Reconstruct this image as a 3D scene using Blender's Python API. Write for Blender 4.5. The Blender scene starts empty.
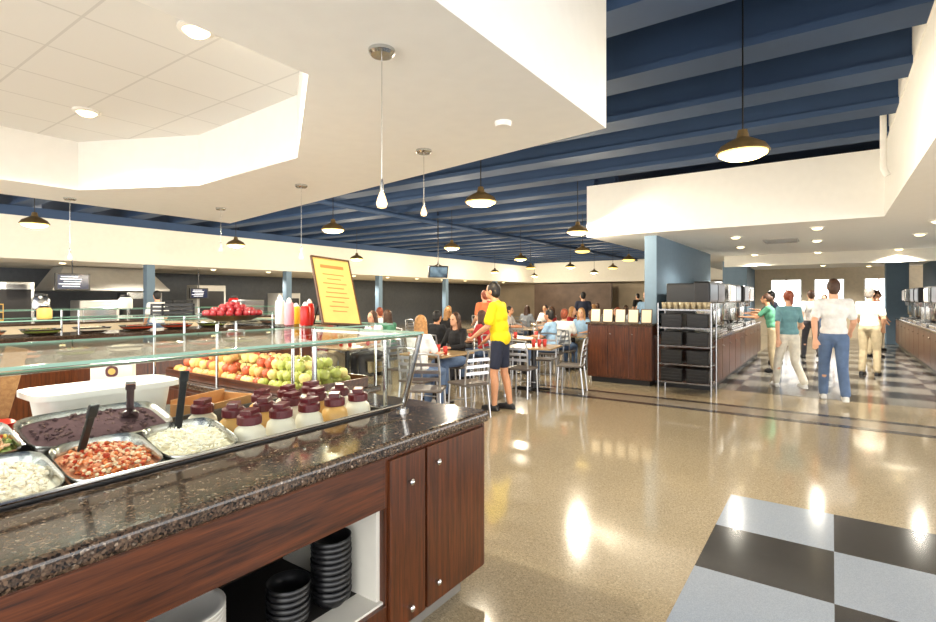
import bpy, bmesh, math, random
from mathutils import Vector, Matrix
random.seed(7)
PI=math.pi
scene=bpy.context.scene
COL=bpy.context.collection
try:
    scene.view_settings.view_transform='Standard'
except Exception: pass

# ------------------------------------------------------------ materials
def lin(c):
    r=[]
    for v in c:
        v=v/255.0
        r.append(v/12.92 if v<=0.04045 else ((v+0.055)/1.055)**2.4)
    return r+[1.0]
MC={}
def pbr(name,col,rough=.5,metal=0.0,var=.06,scale=9.0,bump=0.0,emit=0.0,trans=0.0,alpha=1.0,coat=0.0,ecol=None,spec=None):
    if name in MC: return MC[name]
    m=bpy.data.materials.new(name); m.use_nodes=True
    nt=m.node_tree; b=nt.nodes['Principled BSDF']
    tc=nt.nodes.new('ShaderNodeTexCoord')
    n=nt.nodes.new('ShaderNodeTexNoise'); n.inputs['Scale'].default_value=scale; n.inputs['Detail'].default_value=4
    nt.links.new(tc.outputs['Object'],n.inputs['Vector'])
    r=nt.nodes.new('ShaderNodeValToRGB')
    l=lin(col)
    r.color_ramp.elements[0].position=.3; r.color_ramp.elements[1].position=.7
    r.color_ramp.elements[0].color=[max(0,x*(1-var)) for x in l[:3]]+[1]
    r.color_ramp.elements[1].color=[min(1,x*(1+var)) for x in l[:3]]+[1]
    nt.links.new(n.outputs['Fac'],r.inputs['Fac'])
    nt.links.new(r.outputs['Color'],b.inputs['Base Color'])
    b.inputs['Roughness'].default_value=rough; b.inputs['Metallic'].default_value=metal
    if trans: b.inputs['Transmission Weight'].default_value=trans
    if alpha<1: b.inputs['Alpha'].default_value=alpha
    if coat: b.inputs['Coat Weight'].default_value=coat; b.inputs['Coat Roughness'].default_value=.05
    if spec is not None: b.inputs['Specular IOR Level'].default_value=spec
    if emit:
        b.inputs['Emission Color'].default_value=lin(ecol or col); b.inputs['Emission Strength'].default_value=emit
    if bump:
        bp=nt.nodes.new('ShaderNodeBump'); bp.inputs['Strength'].default_value=bump; bp.inputs['Distance'].default_value=.01
        nt.links.new(n.outputs['Fac'],bp.inputs['Height']); nt.links.new(bp.outputs['Normal'],b.inputs['Normal'])
    MC[name]=m; return m

def mat_wood(name,dark,light,axis='Z',rough=.3):
    if name in MC: return MC[name]
    m=bpy.data.materials.new(name); m.use_nodes=True; nt=m.node_tree; b=nt.nodes['Principled BSDF']
    tc=nt.nodes.new('ShaderNodeTexCoord'); mp=nt.nodes.new('ShaderNodeMapping')
    sc={'Z':(16,16,.8),'Y':(16,.8,16),'X':(.8,16,16)}[axis]
    mp.inputs['Scale'].default_value=sc
    n=nt.nodes.new('ShaderNodeTexNoise'); n.inputs['Scale'].default_value=3; n.inputs['Detail'].default_value=6; n.inputs['Distortion'].default_value=.4
    n2=nt.nodes.new('ShaderNodeTexNoise'); n2.inputs['Scale'].default_value=14; n2.inputs['Detail'].default_value=5
    mx=nt.nodes.new('ShaderNodeMath'); mx.operation='MULTIPLY_ADD'; mx.inputs[1].default_value=.35
    m2=nt.nodes.new('ShaderNodeMath'); m2.operation='MULTIPLY'; m2.inputs[1].default_value=.65
    r=nt.nodes.new('ShaderNodeValToRGB')
    r.color_ramp.elements[0].position=.35; r.color_ramp.elements[1].position=.66
    r.color_ramp.elements[0].color=lin(dark); r.color_ramp.elements[1].color=lin(light)
    nt.links.new(tc.outputs['Object'],mp.inputs['Vector']); nt.links.new(mp.outputs[0],n.inputs['Vector']); nt.links.new(mp.outputs[0],n2.inputs['Vector'])
    nt.links.new(n.outputs['Fac'],m2.inputs[0]); nt.links.new(n2.outputs['Fac'],mx.inputs[0]); nt.links.new(m2.outputs[0],mx.inputs[2])
    nt.links.new(mx.outputs[0],r.inputs['Fac']); nt.links.new(r.outputs['Color'],b.inputs['Base Color'])
    b.inputs['Roughness'].default_value=rough
    MC[name]=m; return m

def mat_speck(name,base,specks,scale=60,rough=.1,coat=0.3,spec=.5):
    if name in MC: return MC[name]
    m=bpy.data.materials.new(name); m.use_nodes=True; nt=m.node_tree; b=nt.nodes['Principled BSDF']
    tc=nt.nodes.new('ShaderNodeTexCoord')
    v=nt.nodes.new('ShaderNodeTexVoronoi'); v.inputs['Scale'].default_value=scale
    n=nt.nodes.new('ShaderNodeTexNoise'); n.inputs['Scale'].default_value=scale*.35; n.inputs['Detail'].default_value=6
    nt.links.new(tc.outputs['Object'],v.inputs['Vector']); nt.links.new(tc.outputs['Object'],n.inputs['Vector'])
    sep=nt.nodes.new('ShaderNodeSeparateColor'); nt.links.new(v.outputs['Color'],sep.inputs[0])
    mx=nt.nodes.new('ShaderNodeMath'); mx.operation='MULTIPLY_ADD'; mx.inputs[1].default_value=.55
    m2=nt.nodes.new('ShaderNodeMath'); m2.operation='MULTIPLY'; m2.inputs[1].default_value=.45
    nt.links.new(n.outputs['Fac'],m2.inputs[0]); nt.links.new(sep.outputs[0],mx.inputs[0]); nt.links.new(m2.outputs[0],mx.inputs[2])
    r=nt.nodes.new('ShaderNodeValToRGB'); cr=r.color_ramp
    cr.elements[0].position=0; cr.elements[0].color=lin(base); cr.elements[1].position=1; cr.elements[1].color=lin(specks[-1][1])
    for p,c in specks:
        e=cr.elements.new(p); e.color=lin(c)
    nt.links.new(mx.outputs[0],r.inputs['Fac']); nt.links.new(r.outputs['Color'],b.inputs['Base Color'])
    b.inputs['Roughness'].default_value=rough; b.inputs['Coat Weight'].default_value=coat; b.inputs['Coat Roughness'].default_value=.04
    b.inputs['Specular IOR Level'].default_value=spec
    MC[name]=m; return m

def mat_checker(name,c1,c2,size,off,rough=.16,k1=.05,k2=.35):
    m=bpy.data.materials.new(name); m.use_nodes=True; nt=m.node_tree; b=nt.nodes['Principled BSDF']
    tc=nt.nodes.new('ShaderNodeTexCoord'); mp=nt.nodes.new('ShaderNodeMapping')
    mp.inputs['Location'].default_value=(-off[0]/size,-off[1]/size,.5); mp.inputs['Scale'].default_value=(1/size,1/size,0)
    ck=nt.nodes.new('ShaderNodeTexChecker'); ck.inputs['Scale'].default_value=1
    n=nt.nodes.new('ShaderNodeTexNoise'); n.inputs['Scale'].default_value=200; n.inputs['Detail'].default_value=3
    v=nt.nodes.new('ShaderNodeTexVoronoi'); v.inputs['Scale'].default_value=45
    def ramp(c,k):
        r=nt.nodes.new('ShaderNodeValToRGB'); l=lin(c)
        r.color_ramp.elements[0].position=.35; r.color_ramp.elements[1].position=.65
        r.color_ramp.elements[0].color=[x*(1-k) for x in l[:3]]+[1]; r.color_ramp.elements[1].color=[min(1,x*(1+k)) for x in l[:3]]+[1]
        nt.links.new(n.outputs['Fac'],r.inputs['Fac']); return r
    a=ramp(c1,k1); bb=ramp(c2,k2)
    sp=nt.nodes.new('ShaderNodeMath'); sp.operation='LESS_THAN'; sp.inputs[1].default_value=.1
    mix0=nt.nodes.new('ShaderNodeMixRGB'); mix0.inputs['Color2'].default_value=lin((130,124,112))
    mix=nt.nodes.new('ShaderNodeMixRGB')
    nt.links.new(tc.outputs['Object'],mp.inputs['Vector']); nt.links.new(mp.outputs[0],ck.inputs['Vector'])
    nt.links.new(tc.outputs['Object'],n.inputs['Vector']); nt.links.new(tc.outputs['Object'],v.inputs['Vector'])
    nt.links.new(v.outputs['Distance'],sp.inputs[0]); nt.links.new(sp.outputs[0],mix0.inputs['Fac']); nt.links.new(a.outputs[0],mix0.inputs['Color1'])
    nt.links.new(ck.outputs['Fac'],mix.inputs['Fac']); nt.links.new(bb.outputs[0],mix.inputs['Color1']); nt.links.new(mix0.outputs[0],mix.inputs['Color2'])
    nt.links.new(mix.outputs[0],b.inputs['Base Color']); b.inputs['Roughness'].default_value=rough
    return m

def mat_tilegrid(name,col,size):
    m=bpy.data.materials.new(name); m.use_nodes=True; nt=m.node_tree; b=nt.nodes['Principled BSDF']
    tc=nt.nodes.new('ShaderNodeTexCoord')
    br=nt.nodes.new('ShaderNodeTexBrick'); br.offset=0; br.inputs['Scale'].default_value=1
    br.inputs['Brick Width'].default_value=size; br.inputs['Row Height'].default_value=size
    br.inputs['Mortar Size'].default_value=.009; br.inputs['Color1'].default_value=lin(col); br.inputs['Color2'].default_value=lin(tuple(x-3 for x in col))
    br.inputs['Mortar'].default_value=lin(tuple(x-20 for x in col))
    nt.links.new(tc.outputs['Object'],br.inputs['Vector']); nt.links.new(br.outputs['Color'],b.inputs['Base Color'])
    b.inputs['Roughness'].default_value=.8
    return m

def mat_glass(name,tint=(246,250,248),k=.4):
    m=bpy.data.materials.new(name); m.use_nodes=True; nt=m.node_tree; nt.nodes.clear()
    o=nt.nodes.new('ShaderNodeOutputMaterial'); t=nt.nodes.new('ShaderNodeBsdfTransparent'); t.inputs[0].default_value=lin(tint)
    g=nt.nodes.new('ShaderNodeBsdfGlossy'); g.inputs['Roughness'].default_value=.02
    lw=nt.nodes.new('ShaderNodeLayerWeight'); lw.inputs[0].default_value=.2
    mu=nt.nodes.new('ShaderNodeMath'); mu.operation='MULTIPLY_ADD'; mu.inputs[1].default_value=k; mu.inputs[2].default_value=.02
    mx=nt.nodes.new('ShaderNodeMixShader')
    nt.links.new(lw.outputs['Fresnel'],mu.inputs[0]); nt.links.new(mu.outputs[0],mx.inputs[0])
    nt.links.new(t.outputs[0],mx.inputs[1]); nt.links.new(g.outputs[0],mx.inputs[2]); nt.links.new(mx.outputs[0],o.inputs[0])
    return m

WHITE=pbr('white_paint',(242,239,232),.85,var=.015)
WARM=pbr('soft_white_paint',(234,228,214),.85,var=.02)
CREAM=pbr('cream_paint',(228,212,184),.8,var=.03)
NAVY=pbr('navy_ceiling_paint',(38,58,90),.6,var=.1,scale=2)
NAVYB=pbr('navy_beam_paint',(46,70,104),.7,var=.08,scale=2)
BLUEW=pbr('steel_blue_paint',(108,130,148),.7,var=.04)
DARKW=pbr('blue_grey_wall_paint',(88,92,98),.7,var=.1)
WOODZ=mat_wood('cherry_wood_vertical',(44,20,9),(106,56,28),'Z',.28)
WOODY=mat_wood('cherry_wood_horizontal',(44,20,9),(106,56,28),'Y',.28)
WOODX=mat_wood('cherry_wood_cross',(44,20,9),(106,56,28),'X',.28)
WOODL=mat_wood('tan_maple',(150,104,62),(190,142,92),'X',.35)
WOODD=mat_wood('walnut_frame',(70,44,26),(104,70,44),'Z',.4)
GRAN=mat_speck('dark_granite',(18,14,12),[(.28,(32,26,22)),(.42,(88,68,54)),(.52,(28,23,20)),(.64,(112,90,72)),(.74,(40,33,29)),(.84,(176,156,136))],130,.12,.15)
TERR=mat_speck('beige_brown_terrazzo',(120,108,86),[(.3,(152,138,112)),(.5,(166,151,124)),(.7,(174,158,130)),(.85,(196,182,154))],165,.12,.3)
STEEL=pbr('brushed_steel',(196,196,194),.22,1.0,.05,30)
CHROME=pbr('chrome',(205,205,205),.14,1.0,.02)
CHROMED=pbr('dull_chrome_wire',(150,150,152),.25,1.0,.05)
ALU=pbr('aluminium',(190,192,196),.28,1.0,.04)
BLACKP=pbr('black_plastic',(20,20,22),.35,var=.1)
BLACKM=pbr('black_metal',(28,26,26),.3,.3,var=.1)
WPLAST=pbr('white_plastic',(236,233,226),.35,var=.03)
GLASS=mat_glass('clear_glass')
GEDGE=pbr('green_glass_edge',(124,168,148),.15,0,.05)
BRONZE=pbr('dark_bronze',(66,52,38),.35,.5,var=.1)
BRASS=pbr('aged_brass_shade',(120,98,62),.4,.4,var=.15)
GLOWW=pbr('warm_lamp_glow',(255,226,160),.5,0,0,emit=2.2,ecol=(255,220,116))
GLOWS=pbr('soft_lamp_glow',(255,226,180),.3,0,0,emit=1.3,ecol=(255,216,150))
GLOWC=pbr('white_lamp_glow',(255,250,240),.5,0,0,emit=5,ecol=(255,230,170))
MAROON=pbr('maroon_plastic',(92,24,34),.3,var=.08)
BEIGE=pbr('dressing_beige',(226,176,104),.3,var=.06)
MILK=pbr('dressing_white',(240,232,214),.3,var=.04)
TABLETOP=mat_wood('table_laminate',(150,124,88),(182,156,118),'X',.25)
YELLOW=pbr('golden_paper',(234,192,106),.5,var=.06)
ORANGE=pbr('golden_ink',(198,128,64),.5)
CARD=pbr('cardboard',(186,140,90),.8,var=.08)

# ------------------------------------------------------------ mesh builder
class MB:
    def __init__(s): s.bm=bmesh.new()
    def box(s,c,size,rz=0,M=None):
        m=Matrix.Translation(c)@Matrix.Rotation(rz,4,'Z')
        if M is not None: m=M@m
        bmesh.ops.create_cube(s.bm,size=1,matrix=m@Matrix.Diagonal((size[0],size[1],size[2],1))); return s
    def b2(s,x0,x1,y0,y1,z0,z1): return s.box(((x0+x1)/2,(y0+y1)/2,(z0+z1)/2),(abs(x1-x0),abs(y1-y0),abs(z1-z0)))
    def cyl(s,p1,p2,r1,r2=None,seg=14):
        p1=Vector(p1);p2=Vector(p2); r2=r1 if r2 is None else r2; d=p2-p1
        if d.length<1e-6: return s
        q=d.to_track_quat('Z','Y').to_matrix().to_4x4()
        bmesh.ops.create_cone(s.bm,cap_ends=True,segments=seg,radius1=r1,radius2=r2,depth=d.length,matrix=Matrix.Translation((p1+p2)/2)@q); return s
    def ball(s,c,r,seg=14,rings=9,rot=None):
        if not hasattr(r,'__len__'): r=(r,r,r)
        m=Matrix.Translation(c)
        if rot is not None: m=m@rot
        bmesh.ops.create_uvsphere(s.bm,u_segments=seg,v_segments=rings,radius=1,matrix=m@Matrix.Diagonal((r[0],r[1],r[2],1))); return s
    def rc(s,p1,r1,p2,r2,seg=12):
        s.ball(p1,r1,seg,8); s.ball(p2,r2,seg,8); s.cyl(p1,p2,r1,r2,seg); return s
    def lathe(s,prof,c=(0,0,0),seg=24,sx=1,sy=1,n=2.0):
        rings=[]
        for r,z in prof:
            ring=[]
            for i in range(seg):
                a=2*PI*i/seg; ca,sa=math.cos(a),math.sin(a)
                if n!=2: k=1/((abs(ca)**n+abs(sa)**n)**(1/n))
                else: k=1
                ring.append(s.bm.verts.new((c[0]+r*k*ca*sx,c[1]+r*k*sa*sy,c[2]+z)))
            rings.append(ring)
        for a,b in zip(rings,rings[1:]):
            for i in range(seg):
                s.bm.faces.new((a[i],a[(i+1)%seg],b[(i+1)%seg],b[i]))
        if prof[0][0]>1e-4: s.bm.faces.new(list(reversed(rings[0])))
        if prof[-1][0]>1e-4: s.bm.faces.new(rings[-1])
        return s
    def tube(s,pts,r,seg=8):
        for a,b in zip(pts,pts[1:]): s.cyl(a,b,r,r,seg)
        for p in pts[1:-1]: s.ball(p,r,seg,6)
        return s
    def prism(s,pts,z0,z1):
        lo=[s.bm.verts.new((p[0],p[1],z0)) for p in pts]; hi=[s.bm.verts.new((p[0],p[1],z1)) for p in pts]
        s.bm.faces.new(list(reversed(lo))); s.bm.faces.new(hi); k=len(pts)
        for i in range(k): s.bm.faces.new((lo[i],lo[(i+1)%k],hi[(i+1)%k],hi[i]))
        return s
    def mesh(s,name,mat=None,smooth=False):
        bmesh.ops.recalc_face_normals(s.bm,faces=s.bm.faces)
        me=bpy.data.meshes.new(name); s.bm.to_mesh(me); s.bm.free()
        if mat: me.materials.append(mat)
        if smooth:
            for p in me.polygons: p.use_smooth=True
        return me
    def obj(s,name,mat,parent=None,smooth=False,bevel=0.0,label=None,seg=2):
        o=bpy.data.objects.new(name,s.mesh(name,mat,smooth)); COL.objects.link(o)
        if parent: o.parent=parent
        if bevel:
            b=o.modifiers.new('bevel','BEVEL'); b.width=bevel; b.segments=seg; b.limit_method='ANGLE'
        if smooth and not bevel:
            try: o.data.set_sharp_from_angle(angle=math.radians(40))
            except Exception: pass
        if label: o['label']=label
        return o
def thing(name,label,cat,loc=(0,0,0),rz=0,group=None):
    e=bpy.data.objects.new(name,None); e.empty_display_size=.1; COL.objects.link(e)
    e.location=loc; e.rotation_euler=(0,0,rz); e['label']=label; e['category']=cat
    if group: e['group']=group
    return e
def tag(o,label,cat,group=None,kind=None):
    o['label']=label; o['category']=cat
    if group:o['group']=group
    if kind:o['kind']=kind
    return o
def st(o): o['kind']='structure'; return o
def dup(root,loc,rz=0,label=None,rx=0,ry=0,sc=None):
    n=root.copy(); COL.objects.link(n); n.location=loc; n.rotation_euler=(rx,ry,rz)
    if sc: n.scale=(sc,sc,sc)
    if label: n['label']=label
    def rec(src,dst):
        for ch in list(src.children):
            c=ch.copy(); COL.objects.link(c); c.parent=dst; rec(ch,c)
    rec(root,n); return n
def C(u,d): return (.819*u-.574*d, .574*u+.819*d)
def plight(loc,w,col=(1,.88,.68),r=.06):
    l=bpy.data.lights.new('lamp_light','POINT'); l.energy=w; l.color=col; l.shadow_soft_size=r
    o=bpy.data.objects.new('lamp_light',l); o.location=loc; COL.objects.link(o); return o
def slight(loc,w,col=(1,.93,.8),r=.05,ang=150):
    l=bpy.data.lights.new('spot_light','SPOT'); l.energy=w; l.color=col; l.shadow_soft_size=r; l.spot_size=math.radians(ang); l.spot_blend=.5
    o=bpy.data.objects.new('spot_light',l); o.location=loc; COL.objects.link(o); return o

# ------------------------------------------------------------ room shell
st(MB().b2(-21,9,-4,34,-.1,0).obj('floor',TERR))
CK=mat_checker('blue_black_checker_tiles',(34,34,37),(148,158,172),.68,(-.67,2.63-.68*4),k1=.3,k2=.12)
st(MB().b2(-.67,4.8,2.63-.68*9,4.67,.0,.003).obj('floor.001',CK))
CK2=mat_checker('service_checker_tiles',(40,38,38),(118,114,106),.68,(-.67,9.9))
st(MB().b2(-1.7,1.75,9.9,24,.0,.003).obj('floor.002',CK2))
BAND=pbr('dark_floor_band',(66,58,52),.15,var=.25,scale=120)
BANDG=pbr('grey_floor_band',(140,128,110),.15,var=.2,scale=120)
st(MB().b2(-4.6,9,7.85,7.99,0,.003).obj('trim_1',BAND))
st(MB().b2(-4.6,9,7.99,8.42,0,.0025).obj('trim_2',BANDG))
st(MB().b2(-4.6,9,8.42,8.56,0,.003).obj('trim_3',BAND))
st(MB().b2(-21,9,-4,34,4.3,4.4).obj('ceiling',NAVY))
k=10
for i in range(24):
    y=2.75+i*1.2
    mb=MB(); xe=.6 if y<9.3 else -3.85
    mb.b2(-18,xe,y-.11,y+.11,3.78,4.3); mb.b2(-18,xe,y-.19,y+.19,3.72,3.79)
    st(mb.obj('trim_%d'%k,NAVYB)); k+=1
st(MB().cyl((-9.0,5.0,3.66),(-9,32,3.66),.06).obj('trim_60',NAVYB,smooth=True))
# near soffit with octagon tray
outer=[(-1.26,3.44),(-7.7,4.52),(-7.35,-4),(-1.26,-4)]
octo=[(-6.65,2.18),(-5.35,2.8),(-3.62,2.71),(-2.22,1.73),(-2.2,-.2),(-3.3,-1.2),(-5.6,-1.2),(-6.65,-.3)]
bm=bmesh.new()
def loop(pts,z):
    vs=[bm.verts.new((p[0],p[1],z)) for p in pts]
    es=[bm.edges.new((vs[i],vs[(i+1)%len(vs)])) for i in range(len(vs))]
    return vs,es
v1,e1=loop(outer,2.75); v2,e2=loop(octo,2.75)
bmesh.ops.triangle_fill(bm,use_beauty=True,use_dissolve=False,edges=e1+e2)
t1=[bm.verts.new((p[0],p[1],3.72)) for p in outer]; t2=[bm.verts.new((p[0],p[1],3.27)) for p in octo]
for i in range(4): bm.faces.new((v1[i],v1[(i+1)%4],t1[(i+1)%4],t1[i]))
for i in range(8): bm.faces.new((v2[i],v2[(i+1)%8],t2[(i+1)%8],t2[i]))
bm.faces.new(t1)
me=bpy.data.meshes.new('ceiling_soffit'); bm.to_mesh(me); bm.free(); me.materials.append(WHITE)
o=bpy.data.objects.new('ceiling.001',me); COL.objects.link(o); st(o)
st(MB().prism(octo,3.27,3.3).obj('ceiling.002',mat_tilegrid('acoustic_tiles',(228,227,223),.61)))
# right soffits
st(MB().prism([(-3.85,9.47),(.61,9.47),(.61,2.2),(9,2.2),(9,34),(-3.85,34)],2.75,3.72).obj('ceiling.003',WHITE))
st(MB().b2(.6,.62,2.2,9.47,3.72,4.3).obj('wall_soffit_right',WHITE))
st(MB().b2(-2.5,9,16.2,16.4,2.45,2.75).obj('trim_61',WARM))
# left servery soffit
st(MB().b2(-21,-15.5,-4,34,2.5,3.72).obj('ceiling.004',WARM))
st(MB().b2(-15.52,-15.48,-4,34,3.5,3.72).obj('trim_62',NAVYB))
st(MB().b2(-21,-20.6,-4,34,0,2.5).obj('wall_left',DARKW))
# hall end wall with window openings
ENDW=pbr('end_wall_paint',(196,178,152),.8,var=.1,scale=1.5)
mb=MB(); mb.b2(-21,-2.7,32,32.3,0,.9); mb.b2(-21,-2.7,32,32.3,2.5,4.3)
xs=[-21,-8.6,-7.8,-7.2,-6.4,-5.8,-4.3,-4.1,-3.2,-2.7]
for i in range(0,len(xs)-1,2): mb.b2(xs[i],xs[i+1],32,32.3,.9,2.5)
st(mb.obj('wall_end',ENDW))
for i in range(1,len(xs)-1,2):
    mb=MB(); a,b=xs[i],xs[i+1]
    mb.b2(a,a+.05,32,32.1,.9,2.5); mb.b2(b-.05,b,32,32.1,.9,2.5); mb.b2(a,b,32,32.1,.9,.95); mb.b2(a,b,32,32.1,2.45,2.5); mb.b2((a+b)/2-.02,(a+b)/2+.02,32,32.1,.9,2.5)
    st(mb.obj('window_%d'%(i//2+1),WPLAST))
st(MB().b2(-15.5,-10.5,29.5,29.7,0,2.4).obj('wall_partition',pbr('dark_partition',(100,82,70),.6,var=.2,scale=2)))
st(MB().b2(-15.5,-3.9,29.4,29.9,2.5,3.72).obj('ceiling.005',WARM))
# walls of the right servery
st(MB().b2(-2.9,-2.68,9.95,15.2,0,2.75).obj('wall_beverage',BLUEW))
st(MB().b2(-2.9,-2.2,18.5,19.4,0,2.75).obj('wall_blue_pier',BLUEW))
st(MB().b2(-2.9,-2.68,19.4,32,0,2.75).obj('wall_service',BLUEW))
st(MB().b2(2.6,2.8,10.8,24,0,2.75).obj('wall_right',BLUEW))
st(MB().b2(1.5,2.1,22.6,23.2,0,2.75).obj('wall_blue_pier_right',BLUEW))
mb=MB(); mb.b2(-2.7,9,25,25.3,0,1.0); mb.b2(-2.7,9,25,25.3,2.3,2.75); mb.b2(-2.7,-2.1,25,25.3,1,2.3); mb.b2(-1.0,-.6,25,25.3,1,2.3); mb.b2(.4,1.0,25,25.3,1,2.3); mb.b2(1.9,9,25,25.3,1,2.3)
st(mb.obj('wall_back',pbr('warm_tan_paint',(216,200,174),.7)))
for i,(a,b) in enumerate(((-2.1,-1.0),(-.6,.4),(1.0,1.9))):
    mb=MB(); mb.b2(a,a+.04,25,25.1,1,2.3); mb.b2(b-.04,b,25,25.1,1,2.3); mb.b2(a,b,25,25.1,1.62,1.66); mb.b2((a+b)/2-.02,(a+b)/2+.02,25,25.1,1,2.3)
    st(mb.obj('window_%d'%(i+20),WPLAST))

# ------------------------------------------------------------ pendants
def pendant_proto():
    r=thing('pendant_lamp','aged brass dome pendant lamp glowing warm on thin cord','lamp',(0,0,0),group='dome pendants over the dining hall')
    MB().lathe([(.2,0),(.205,.006),(.17,.06),(.1,.1),(.05,.125),(.035,.19),(.0,.19)],seg=28).obj('lamp_shade',BRASS,r,True)
    MB().lathe([(0,.03),(.1,.03),(.165,.015),(.19,.004),(.185,-.015),(.13,-.045),(.0,-.06)],seg=24).obj('diffuser',GLOWW,r,True)
    MB().cyl((0,0,.18),(0,0,1.48),.007,.007,6).obj('cord',BLACKM,r)
    return r
pl=[(2.29,4.33),(.164,6.57),(2.03,9.6),(-.39,12.7),(-2.41,9.3),(-5.35,12),(-7.12,8.55),(-3.5,16.4),(1.67,16.4),(4.1,20.8),(1.3,25),(3.8,29.7),(6.2,25.5),(-1.2,21),(-4.5,22),(3.0,13.6),(5.2,16.8),(6.0,21.5),(-.2,27.5),(2.6,21.5),(-7.5,17)]
proto=pendant_proto()
for i,(u,d) in enumerate(pl):
    x,y=C(u,d)
    if i==0: proto.location=(x,y,2.8)
    else: dup(proto,(x,y,2.8))
    if i<15: plight((x,y,2.69),250 if d>8 else 130,r=.06)
def mini(u,d,zb):
    x,y=C(u,d)
    r=thing('mini_pendant_lamp','small clear glass teardrop pendant on thin cord with steel canopy','lamp',(x,y,0),group='mini pendants over the serving counters')
    MB().lathe([(0,2.72),(.05,2.722),(.062,2.735),(.062,2.75)],seg=20).obj('canopy',STEEL,r,True)
    MB().cyl((0,0,zb+.1),(0,0,2.73),.0022,.0022,6).obj('cord',STEEL,r)
    MB().lathe([(0,zb-.02),(.02,zb-.014),(.026,zb+.006),(.018,zb+.034),(.008,zb+.06)],seg=16).obj('bulb',GLOWS,r,True)
    MB().lathe([(.0085,zb+.055),(.009,zb+.1),(.004,zb+.12),(0,zb+.12)],seg=16).obj('socket',STEEL,r,True)
mini(-.4,2.42,2.03); mini(-.344,4.07,2.25); mini(-1.71,5.34,2.0); mini(-3.19,6.72,2.2); mini(-4.62,6.04,2.05)
dlp=[]
def downlight(x,y,z,w=60):
    if not dlp:
        r=thing('recessed_downlight','round glowing warm white ceiling downlight with white rim','ceiling light',(x,y,z),group='recessed ceiling downlights'); dlp.append(r)
        MB().lathe([(.085,-.02),(.108,-.012),(.108,.0),(.085,.0)],seg=24).obj('trim_ring',WPLAST,r,True)
        MB().lathe([(0,-.05),(.05,-.044),(.085,-.015),(.085,.0),(0,.0)],seg=20).obj('lens',GLOWC,r,True)  # dome hangs below the ceiling, its shape standing in for bulb glare
    else: dup(dlp[0],(x,y,z))
    if w: slight((x,y,z-.11),w)
downlight(-3.24,1.68,3.27,280); downlight(-5.48,1.86,3.27,280); downlight(-4.3,-.2,3.27,280)
for x,y,w in [(-.25,12.6,450),(-.27,22.6,400),(1.3,16.0,450),(-1.7,15.8,300),(-1.7,13.2,0),(1.3,12.4,350),(-.2,18.8,450),(-2.9,10.4,0),(5,6,500),(-.2,10.3,0),(1.2,20.5,0),(-1.6,20.8,0),(-1.5,11.0,150),(-.3,15.9,0),(1.3,10.4,0),(1.1,24,0)]:
    downlight(x,y,2.75,w)
for i,y in enumerate((1,3,5,7,9,11,13,15,17,19,21,23,27)): downlight(-16.3,y,2.5,380 if i%2 else 0)
o=MB().lathe([(0,2.715),(.05,2.717),(.055,2.74),(.055,2.75)],c=(-1.77,2.93,0),seg=20).obj('smoke_detector',WPLAST,None,True); tag(o,'small round white smoke detector on the soffit','smoke detector')
mb=MB(); mb.box((-.85,12.3,2.74),(.6,.6,.02)); 
for i in range(6): mb.box((-.85,12.08+i*.09,2.725),(.55,.02,.02))
tag(mb.obj('ceiling_vent',pbr('grey_vent',(150,146,138),.5)),'square louvred ceiling air vent','vent')
tag(MB().tube([(.2,8.2,4.0),(.52,8.24,4.0),(.52,8.24,3.2),(.56,8.24,3.1)],.035,10).obj('white_pipe',WPLAST,None,True),'white painted pipe elbow running down the soffit','pipe')
for i,y in enumerate([2.3,6.8,11.3,15.8,20.4,25]):
    e=thing('column','square steel-blue painted column under the servery soffit','column',(-15.65,y,0),group='blue columns')
    MB().box((0,0,1.25),(.22,.22,2.5)).obj('shaft',BLUEW,e,bevel=.01); MB().box((0,0,.06),(.3,.3,.12)).obj('column_base',DARKW,e,bevel=.01)

# ------------------------------------------------------------ main counter
def knob(parent,x,y,z):
    o=MB().lathe([(0,0),(.006,0),(.006,.012),(.014,.018),(.015,.026),(.008,.032),(0,.033)],seg=14).obj('knob',CHROME,parent,True)
    o.location=(x,y,z); o.rotation_euler=(0,PI/2,0); return o
ctr=thing('serving_counter_cabinet','dark cherry wood serving counter with open dish niche and doors','counter')
FX=-1.56
mb=MB()
mb.b2(-2.7,-1.585,-2,2.36,.14,.16)
mb.b2(-2.7,FX,1.62,2.38,.14,.16)
mb.b2(-2.7,-2.68,-2,2.38,.14,.86)
mb.b2(-1.60,FX,-2,1.66,.70,.915)
mb.b2(-2.7,FX,2.36,2.385,.14,.915)
mb.b2(-1.60,FX,1.85,1.86,.14,.915)
mb.b2(-1.60,FX,-2,.42,.14,.72)
mb.b2(-1.60,FX,.42,1.62,.14,.28)
mb.b2(-1.60,FX-.004,1.62,2.36,.145,.915)
mb.obj('cabinet_body',WOODZ,ctr,bevel=.002)
MB().b2(-1.599,FX+.003,-2,1.61,.70,.91).obj('apron_panel',WOODY,ctr,bevel=.003)
NW=pbr('niche_laminate',(226,222,210),.5,var=.03)
NDK=pbr('niche_shade',(34,29,26),.7)  # dark colour paints the shade deep inside the pale niche
MB().b2(-2.25,-1.60,1.60,1.62,.29,.70).obj('niche_side',NW,ctr)
MB().b2(-1.72,-1.58,.42,1.62,.27,.29).obj('niche_floor_edge',NW,ctr)
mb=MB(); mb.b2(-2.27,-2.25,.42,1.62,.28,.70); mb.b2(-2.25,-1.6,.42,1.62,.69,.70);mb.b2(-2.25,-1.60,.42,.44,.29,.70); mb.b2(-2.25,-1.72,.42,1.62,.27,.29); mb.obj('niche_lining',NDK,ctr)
MB().b2(-2.66,-1.66,-2,2.3,0,.14).obj('kick_plate',pbr('kick_grey',(120,116,110),.5),ctr)
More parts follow.
